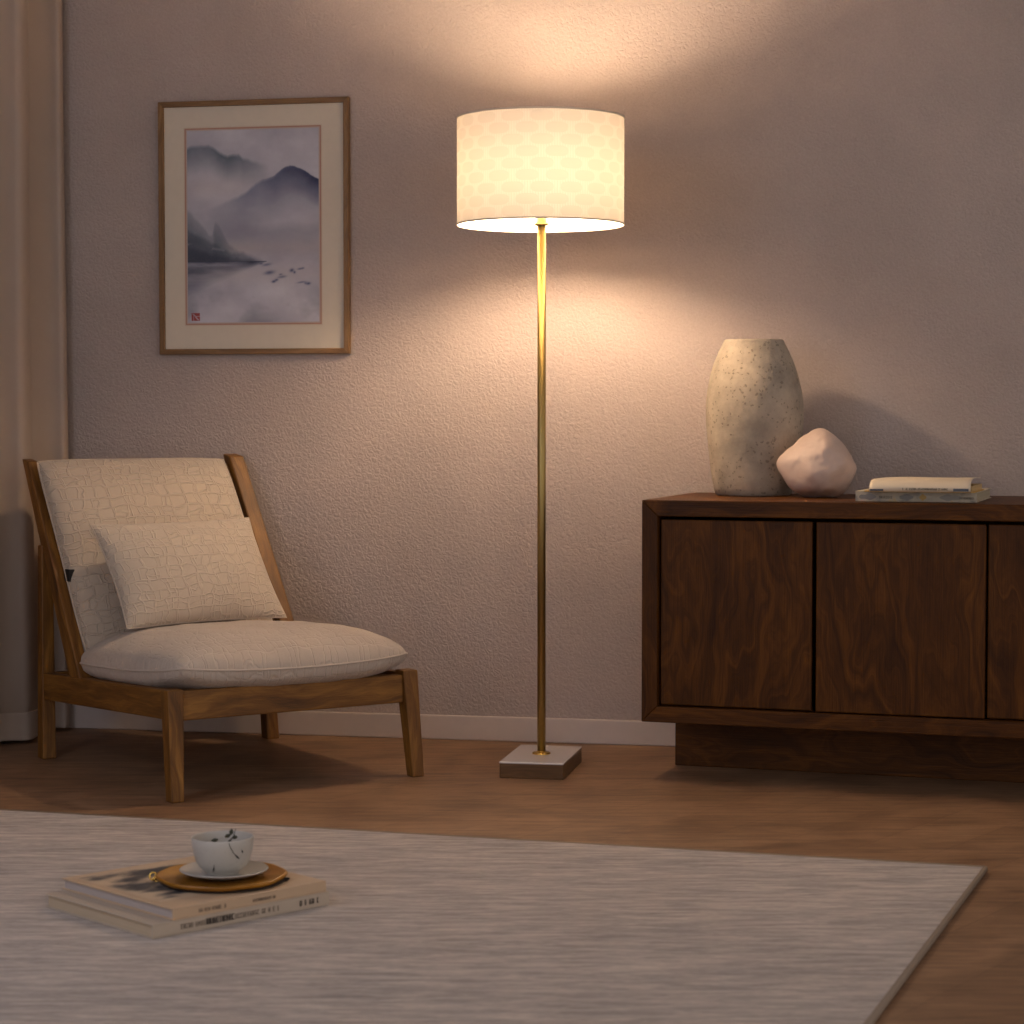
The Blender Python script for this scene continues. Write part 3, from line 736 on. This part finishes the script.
# bottom book lies with its spine to the room
pB = G(855.5, 501.2, SZT); pBr = G(978, 503.0, SZT)
yaw2 = b_yaw
def books_top():
    du, dv = su, sv
    A = S((pB-SO).dot(su), max(.006, (pB-SO).dot(sv)), SZT)
    k = A.y/F
    w = (onface(978, .02)-onface(855.5, .02)); th = .0235; d = .30
    m = M('illustrated_cover'); co = m.coord('Object'); n = m.noise(co, 26, 3, .6); n2 = m.noise(co, 60, 2)
    c = m.ramp(n, [(.34, (150,142,132)), (.46, (190,176,152)), (.6, (202,188,164)), (.72, (220,184,120))]); 
    cov = m.fin(c, .5)
    dv2 = (dv + du*.12).normalized(); du2 = V((dv2.y, -dv2.x, 0))
    rt = book('book', 'grey-beige illustrated book, bottom of the pair on the sideboard', A, du, dv, w, d, th, cov, pages('pages_a', (190,176,150)))
    fo = A+dv*(-.0004)
    for k2, (x, ww, cc) in enumerate([(.008,.04,(138,134,130)),(.10,.032,(150,144,136)),(.145,.016,(206,166,96)),(.19,.05,(166,158,146))]):
        bm = bmesh.new(); ctr = fo+du*(x+ww/2)+Z3*.0105
        bmesh.ops.create_cone(bm, cap_ends=True, segments=24, radius1=1, radius2=1, depth=1)
        for v in bm.verts:
            q = v.co.copy(); v.co = ctr + du*(q.x*ww/2) + Z3*(q.y*.0065*(1+.25*math.sin(5*q.x+k2))) + dv*(q.z*.0006)
        link('cover_drawing', bm, plain('print_%d' % k2, cc, .6), rt)
    marks('spine_lettering', rt, fo+du*.055+Z3*.007, du, Z3, -dv, .03, .006, mInkS, 4); marks('spine_lettering', rt, fo+du*.235+Z3*.007, du, Z3, -dv, .03, .005, mInkS, 8)
    # top magazine: soft, cover rolling over the spine
    zt = SZT+th; x0 = onface(869, .03); x1 = onface(970, .03)
    A2 = S(x0, max(.02, .02), zt); w2 = x1-x0; d2 = .205
    cream = plain('cream_cover', (222,204,178), .6)
    rt2 = empty('magazine', A2+du*w2/2+dv*d2/2, 'cream softcover magazine with a curled spine, topmost of the pair on the sideboard', 'book')
    bm = bmesh.new(); uv = UVL(bm)
    prof = [(.010,.0015),(.003,.003),(.0,.007),(.001,.0125),(.006,.019),(.016,.0255),(.035,.0300),(.07,.0320),(.12,.0315),(.17,.0300),(.205,.029)]
    t_ = .0012; n = 24; ring = []
    for i in range(n+1):
        s = i/n; cur = -.004*math.exp(-s*9)
        ring.append([bm.verts.new(A2+du*(w2*s)+dv*y+Z3*(z+(cur if z > .003 else 0)+.0006*math.sin(s*7))) for y, z in prof]+[bm.verts.new(A2+du*(w2*s)+dv*(y+t_)+Z3*(z-t_+(cur if z > .004 else 0)*.9)) for y, z in prof[::-1]])
    mlen = len(ring[0])
    for a, b in zip(ring, ring[1:]):
        for k3 in range(mlen): bm.faces.new((a[k3], a[(k3+1) % mlen], b[(k3+1) % mlen], b[k3]))
    bm.faces.new(ring[0]); bm.faces.new(ring[-1][::-1]); link('cover', bm, cream, rt2, smooth=True)
    bm = bmesh.new(); box(bm, A2+dv*.009+du*.003+Z3*.0003, du*(w2-.0005), dv*(d2-.01), Z3*.0150); link('page_block', bm, pages('pages_b', (206,176,126)), rt2)
    bm = bmesh.new(); box(bm, A2-du*.012+dv*.008+Z3*.0002, du*(w2+.02), dv*(d2-.012), Z3*.0026); link('back_cover', bm, plain('ochre_board', (204,160,80), .6), rt2)
    marks('spine_lettering', rt2, A2+du*.075+dv*(-.0006)+Z3*.0055, du, Z3, -dv, .10, .0045, mInk, 12)
    bm = bmesh.new(); box(bm, A2+du*(w2-.038)-dv*.0006+Z3*.0035, du*.034, dv*.0006, Z3*.006); link('spine_label', bm, plain('slate_label', (84,88,98), .6), rt2)
    bm = bmesh.new(); box(bm, A2+du*.002-dv*.0006+Z3*.0030, du*.030, dv*.0006, Z3*.004); link('spine_label', bm, plain('slate_label2', (72,76,84), .6), rt2)
books_top()

# ------------------------------------------------------------ rug
def rug():
    P1 = G(985, 866.5, .012); P0 = G(0, 809.5, .012); P2 = G(866, 1024, .012)
    ru = (P1-P0).normalized(); rv = (P2-P1).normalized()
    # square it up
    ang = (math.atan2(ru.y, ru.x)+(math.atan2(rv.y, rv.x)+math.pi/2))/2
    print('RUG angles', math.degrees(math.atan2(ru.y, ru.x)), math.degrees(math.atan2(rv.y, rv.x)))
    a2 = math.atan2(ru.y, ru.x); a3 = math.atan2(rv.y, rv.x)
    X0 = P1-ru*2.37
    m = M('woven_rug'); co = m.coord('Object', (1,1,1), (0,0,-a2))
    s1 = m.noise(m.coord('Object', (9, 62, 1), (0,0,-a2)), 1, 4, .65, .5); s2 = m.noise(m.coord('Object', (60, 420, 1), (0,0,-a2)), 1, 3, .6)
    big = m.noise(m.coord('Object', (2.4, 6, 1), (0,0,-a2)), 1.3, 4, .6)
    f = m.math('ADD', m.math('MULTIPLY', s1, .5), m.math('ADD', m.math('MULTIPLY', s2, .3), m.math('MULTIPLY', big, .2)))
    c = m.ramp(f, [(.38, (134,124,116)), (.5, (170,157,147)), (.62, (206,192,178))])
    mat = m.fin(c, .95, m.bump(f, .9, .004), spec=.1, Sheen_Weight=.2)
    rt = empty('area_rug', V(((X0.x+P1.x)/2, (X0.y+P1.y)/2-1, 0)), 'large pale greige woven rug on the wooden floor in the foreground', 'rug')
    bm = bmesh.new(); lv = 2.3
    rvu = (P2-P1).normalized()
    def fl(p, z): return V((p.x, p.y, z))
    Q = [fl(X0, 0), fl(P1, 0), fl(P1+rvu*lv, 0), fl(X0+nrm*lv, 0)]
    hexa(bm, [fl(q, .0005) for q in Q]+[fl(q, .0115) for q in Q], ru); o = link('rug_pile', bm, mat, rt, bevel=.004)
    bm = bmesh.new(); r = .0065
    tube(bm, [fl(q, r+.0005) for q in (X0, P1, P1+rvu*lv)], r, 10)
    link('edge_binding', bm, plain('rug_binding', (150,134,118), .95, spec=.1), rt, smooth=True)
    return ru
ru = rug()

# ------------------------------------------------------------ books, tray, saucer and cup on the rug
def floor_stack():
    z0 = .0118
    A, R_, L_ = G(153.5, 938, z0), G(330, 909, z0), G(48, 913, z0)
    a1 = math.atan2((R_-A).y, (R_-A).x); a2 = math.atan2((L_-A).y, (L_-A).x)
    ex = (a2-a1-math.pi/2)/2; a = a1+ex
    print('BOOKS angle', math.degrees(a1), math.degrees(a2), (R_-A).length, (L_-A).length)
    du = V((math.cos(a), math.sin(a), 0)); dv = V((-math.sin(a), math.cos(a), 0))
    w = (R_-A).length*1.075; d = (L_-A).length*1.17; th = .0235
    A = A - V((0, .010, 0))
    covL = plain('pale_cover', (184,168,150), .55); covU = plain('tan_cover', (194,166,136), .5)
    b1 = book('book', 'pale thick book with black spine lettering, lower of the two on the rug', A, du, dv, w, d, th, covL, pages('pages_c', (196,176,150)), over=.004)
    marks('spine_title', b1, A+du*.055+Z3*.0075-dv*.0003, du, Z3, -dv, .20, .008, mInkS, 21)
    marks('spine_title', b1, A+du*.105+Z3*.0070-dv*.0005, du, Z3, -dv, .06, .0105, mInk, 22, .9)
    marks('spine_lettering', b1, A+du*(w-.065)+Z3*.0075-dv*.0004, du, Z3, -dv, .04, .009, mInk, 23, .9)
    # upper book
    A2 = G(174, 919.5, z0+th); A2 = V((A2.x, A2.y-.010, z0+th)); B2 = G(327, 896.5, z0+th)
    w2 = w-.047; d2 = d+.012; th2 = .019
    b2 = book('book', 'tan-covered book printed with a misty grey scene, upper of the two on the rug', A2, du, dv, w2, d2, th2, covU, pages('pages_d', (186,174,168)), over=.004)
    marks('spine_title', b2, A2+du*.045+Z3*.006-dv*.0004, du, Z3, -dv, .06, .006, mInkS, 31); marks('spine_title', b2, A2+du*.16+Z3*.006-dv*.0004, du, Z3, -dv, .045, .005, mInkS, 33)
    # printed cover scene: dense little sheet with painted grey wash
    zc = z0+th+th2
    NU, NV = 90, 70; me_v = []; cols = []
    x0, x1, y0, y1 = .015, w2*.78, .055, d2-.012
    for j in range(NV):
        for i in range(NU):
            u_, v_ = i/(NU-1), j/(NV-1)
            q = A2+du*(x0+(x1-x0)*u_)+dv*(y0+(y1-y0)*v_); me_v.append(V((q.x, q.y, zc+.0003)))
            n = noise.fractal(V((u_*2.2+3, v_*6, .3)), 1, 2, 5)
            dark = max(0, min(1, (n+.28)*2.0))*(1 if .06 < v_ < .97 else .0)*min(1, (1-abs(2*u_-1))*6)
            base = V((196,172,144)); dk = V((62,62,66)); cc = base.lerp(dk, dark); cols.append(lin(cc))
    rl = b2.location; me = bpy.data.meshes.new('cover_print')
    fs = [(j*NU+i, j*NU+i+1, (j+1)*NU+i+1, (j+1)*NU+i) for j in range(NV-1) for i in range(NU-1)]; nb = len(me_v)
    for (x, y) in ((x0,y0),(x1,y0),(x1,y1),(x0,y1)):
        q = A2+du*x+dv*y; me_v.append(V((q.x, q.y, zc+.0001))); cols.append(lin((196,172,144)))
    me.from_pydata([(v-rl)[:] for v in me_v], [], fs+[(nb+3, nb+2, nb+1, nb)])
    ca = me.color_attributes.new('paint', 'FLOAT_COLOR', 'POINT'); ca.data.foreach_set('color', np.array(cols, dtype=float).ravel())
    m = M('printed_cover'); at = m.n('ShaderNodeAttribute', attribute_name='paint'); me.materials.append(m.fin(at.outputs['Color'], .5))
    o = bpy.data.objects.new('cover_print', me); COL.objects.link(o); o.parent = b2; o['label'] = 'grey wash scene printed on the cover'
    # amber tray
    T = G(221.5, 878.5, zc+.004)
    k = T.y/F; rt_ = 65.5*k
    T = V((T.x, T.y, zc+.0004))
    mt = wood('amber_board', (112,70,6), (158,104,12), (190,136,24), 1.0, .35, .2, 1, .5)
    tr = empty('round_board', T, 'amber round wooden board with a brass ring, on the upper book under the saucer', 'tray')
    bm = bmesh.new()
    wob = lambda a, z: .014*math.sin(8*a+.6)+.008*math.sin(3*a)
    lathe(bm, [(0,.003),(rt_*.90,.003),(rt_*.97,.0055),(rt_,.010),(rt_*.99,.0125),(rt_*.95,.0125),(rt_*.91,.0095),(0,.009)], T, 80, wob); link('board', bm, mt, tr, smooth=True)
    bm = bmesh.new(); lathe(bm, [(0,0),(rt_*.93,0),(rt_*.96,.0018),(rt_*.93,.0034),(0,.0034)], T+V((.003,0,0)), 64); link('felt_underside', bm, plain('dark_felt', (44,32,24), .9), tr, smooth=True)
    # brass ring clasp at its left and dark tab at the right
    bm = bmesh.new()
    lx = T+V((-rt_-.004, -.004, .006))
    for (dx, dz, r) in ((-.001,.003,.0058),(.006,-.001,.0048)):
        pts = [lx+V((dx+r*math.cos(t), -.002+r*.5*math.sin(t), dz+r*math.sin(t))) for t in [2*math.pi*i/16 for i in range(17)]]
        tube(bm, pts, .0017, 8)
    bmesh.ops.create_uvsphere(bm, u_segments=12, v_segments=8, radius=.004, matrix=Matrix.Translation(lx+V((.002,-.004,-.001))))
    link('brass_ring', bm, mBrassL, tr, smooth=True)
    bm = bmesh.new(); tube(bm, [T+V((rt_*.9,-.004,.002)), T+V((rt_*1.0,-.004,.003)), T+V((rt_*1.05,-.006,.005))], [.004,.0035,.0015], 10); link('cord_end', bm, mBlack, tr, smooth=True)
    # saucer
    mc = M('stoneware_glaze'); co = mc.coord(); n = mc.noise(co, 30, 3); sp = mc.noise(co, 330, 2)
    c = mc.mix(n, (176,172,166), (190,184,174)); c = mc.mix(mc.math('MULTIPLY', mc.math('GREATER_THAN', sp, .68), .4), c, (120,110,98)); glaze = mc.fin(c, .3, spec=.5)
    zs = zc+.0004+.0095
    Sx = G(224, 871, zs+.008); Sx = V((Sx.x, Sx.y, zs)); rs = 44.5*k
    bm = bmesh.new()
    lathe(bm, [(0,0),(rs*.5,0),(rs*.54,.0015),(rs*.75,.0045),(rs*.96,.0105),(rs,.0125),(rs*.985,.0138),(rs*.95,.0128),(rs*.72,.0075),(rs*.52,.0045),(0,.004)], Sx, 72)
    tag(link('saucer', bm, glaze, smooth=True), 'pale glazed saucer under the teacup on the amber board', 'saucer')
    # cup
    Cc = V((Sx.x-.002, Sx.y, zs+.0045)); rc = 31.3*k; hc = .0635
    cp = empty('teacup', Cc, 'pale speckled handleless teacup painted with a thin twig, standing on the saucer', 'cup')
    prof = [(0,0),(.50,0),(.54,.03),(.54,.07),(.62,.11),(.76,.22),(.87,.38),(.945,.58),(.985,.8),(1,.98),(.99,1.0),(.962,1.0),(.95,.96),(.93,.75),(.88,.55),(.8,.38),(.66,.24),(.45,.17),(0,.15)]
    bm = bmesh.new(); lathe(bm, [(r*rc, z*hc) for r, z in prof], Cc, 72); link('cup_body', bm, glaze, cp, smooth=True)
    bm = bmesh.new(); lathe(bm, [(0,.60*hc),(.86*rc,.60*hc),(.884*rc,.605*hc),(.86*rc,.615*hc),(0,.615*hc)], Cc, 48); link('tea', bm, plain('tea', (150,122,70), .12), cp, smooth=True)['label'] = 'amber tea inside the cup'
    def cupr(zf):
        ps = prof[3:10]
        for (r0, z0_), (r1, z1_) in zip(ps, ps[1:]):
            if z0_ <= zf <= z1_: return (r0+(r1-r0)*(zf-z0_)/(z1_-z0_))*rc
        return rc
    def oncup(px, zf):                                    # point of the outer wall: px -1..1 across
        r = cupr(zf)+.0003; x = px*rc; y = -math.sqrt(max(0, r*r-x*x)); return Cc+V((x, y, zf*hc))
    mtw = plain('dark_glaze', (34,30,28), .4)
    def seg(pts, r):
        bm = bmesh.new(); tube(bm, [oncup(*p) for p in pts], r, 6); link('painted_twig', bm, mtw, cp, smooth=True)
    seg([(.32,.97),(.38,.82),(.46,.68),(.55,.57),(.62,.50)], .0006); seg([(.52,.62),(.57,.55),(.60,.53)], .0014)
    seg([(.70,.74),(.72,.68),(.70,.66)], [.0006,.0014,.0006]); seg([(-.17,.28),(-.20,.22),(-.22,.14)], [.0006,.0015,.0008]); seg([(-.17,.36),(-.175,.28)], .0005)
    sp_ = empty('herb_sprig', Cc+Z3*.62*hc, 'tiny dark leafy sprig standing in the teacup', 'sprig')
    bm = bmesh.new(); b0 = Cc+V((.006,-.004,.63*hc)); tip = Cc+V((.022,.004,hc+.012))
    tube(bm, [b0, Cc+V((.012,0,.85*hc)), Cc+V((.019,.002,hc+.001)), tip], [.0012,.0011,.0009,.0005], 8)
    tube(bm, [Cc+V((.003,-.010,.75*hc)), Cc+V((.012,-.006,.9*hc)), Cc+V((.020,-.002,hc-.001))], .0009, 8)
    link('stem', bm, plain('dark_stem', (52,46,38), .8), sp_, smooth=True)
    mlf = plain('leaf', (64,66,52), .6)
    for (p, d, ln) in ((V((-.006,-.006,.93*hc)), V((-1,-.2,-.1)), .013),(V((.004,-.004,.98*hc)), V((.7,-.3,.45)), .014),(V((.014,.0,hc+.002)), V((.2,-.2,1)), .012),(V((.016,.0,hc-.002)), V((1,.1,.1)), .010)):
        bm = bmesh.new(); d = d.normalized(); sd = d.cross(V((0,1,.2))).normalized(); top = []; 
        p = Cc+p; nn = d.cross(sd)
        N = 8; L1 = []; L2 = []; Lm = []
        for i in range(N+1):
            t = i/N; w_ = .0036*math.sin(math.pi*min(1, t*.96+.02)); q = p+d*ln*t+nn*.001*math.sin(3*t)
            L1.append(bm.verts.new(q+sd*w_)); L2.append(bm.verts.new(q-sd*w_)); Lm.append((bm.verts.new(q+nn*.0008), bm.verts.new(q-nn*.0008)))
        for i in range(N):
            for m_ in (0, 1):
                bm.faces.new((L1[i], L1[i+1], Lm[i+1][m_], Lm[i][m_])); bm.faces.new((L2[i], L2[i+1], Lm[i+1][m_], Lm[i][m_]))
        link('leaf', bm, mlf, sp_, smooth=True)
floor_stack()

# ------------------------------------------------------------ light
wd = bpy.data.worlds.new('dusk'); sc.world = wd; wd.use_nodes = True
bg = wd.node_tree.nodes['Background']; bg.inputs[0].default_value = (1.0, .92, .90, 1); bg.inputs[1].default_value = .76
def area(name, loc, tgt, sx, sy, col, pw):
    l = bpy.data.lights.new(name, 'AREA'); l.shape = 'RECTANGLE'; l.size = sx; l.size_y = sy; l.color = col; l.energy = pw
    o = bpy.data.objects.new(name, l); COL.objects.link(o); o.location = loc
    o.rotation_euler = (V(tgt)-V(loc)).to_track_quat('-Z', 'Y').to_euler(); return o
area('window_daylight', LW+nrm*3.0+e*.12+Z3*1.5, W0+nrm*.7+e*.9+Z3*.5, 1.0, 1.7, (.66,.76,1.0), 14)
sc.view_settings.view_transform = 'Standard'; sc.view_settings.look = 'None'; sc.view_settings.gamma = 1
sc.view_settings.exposure = 0.12
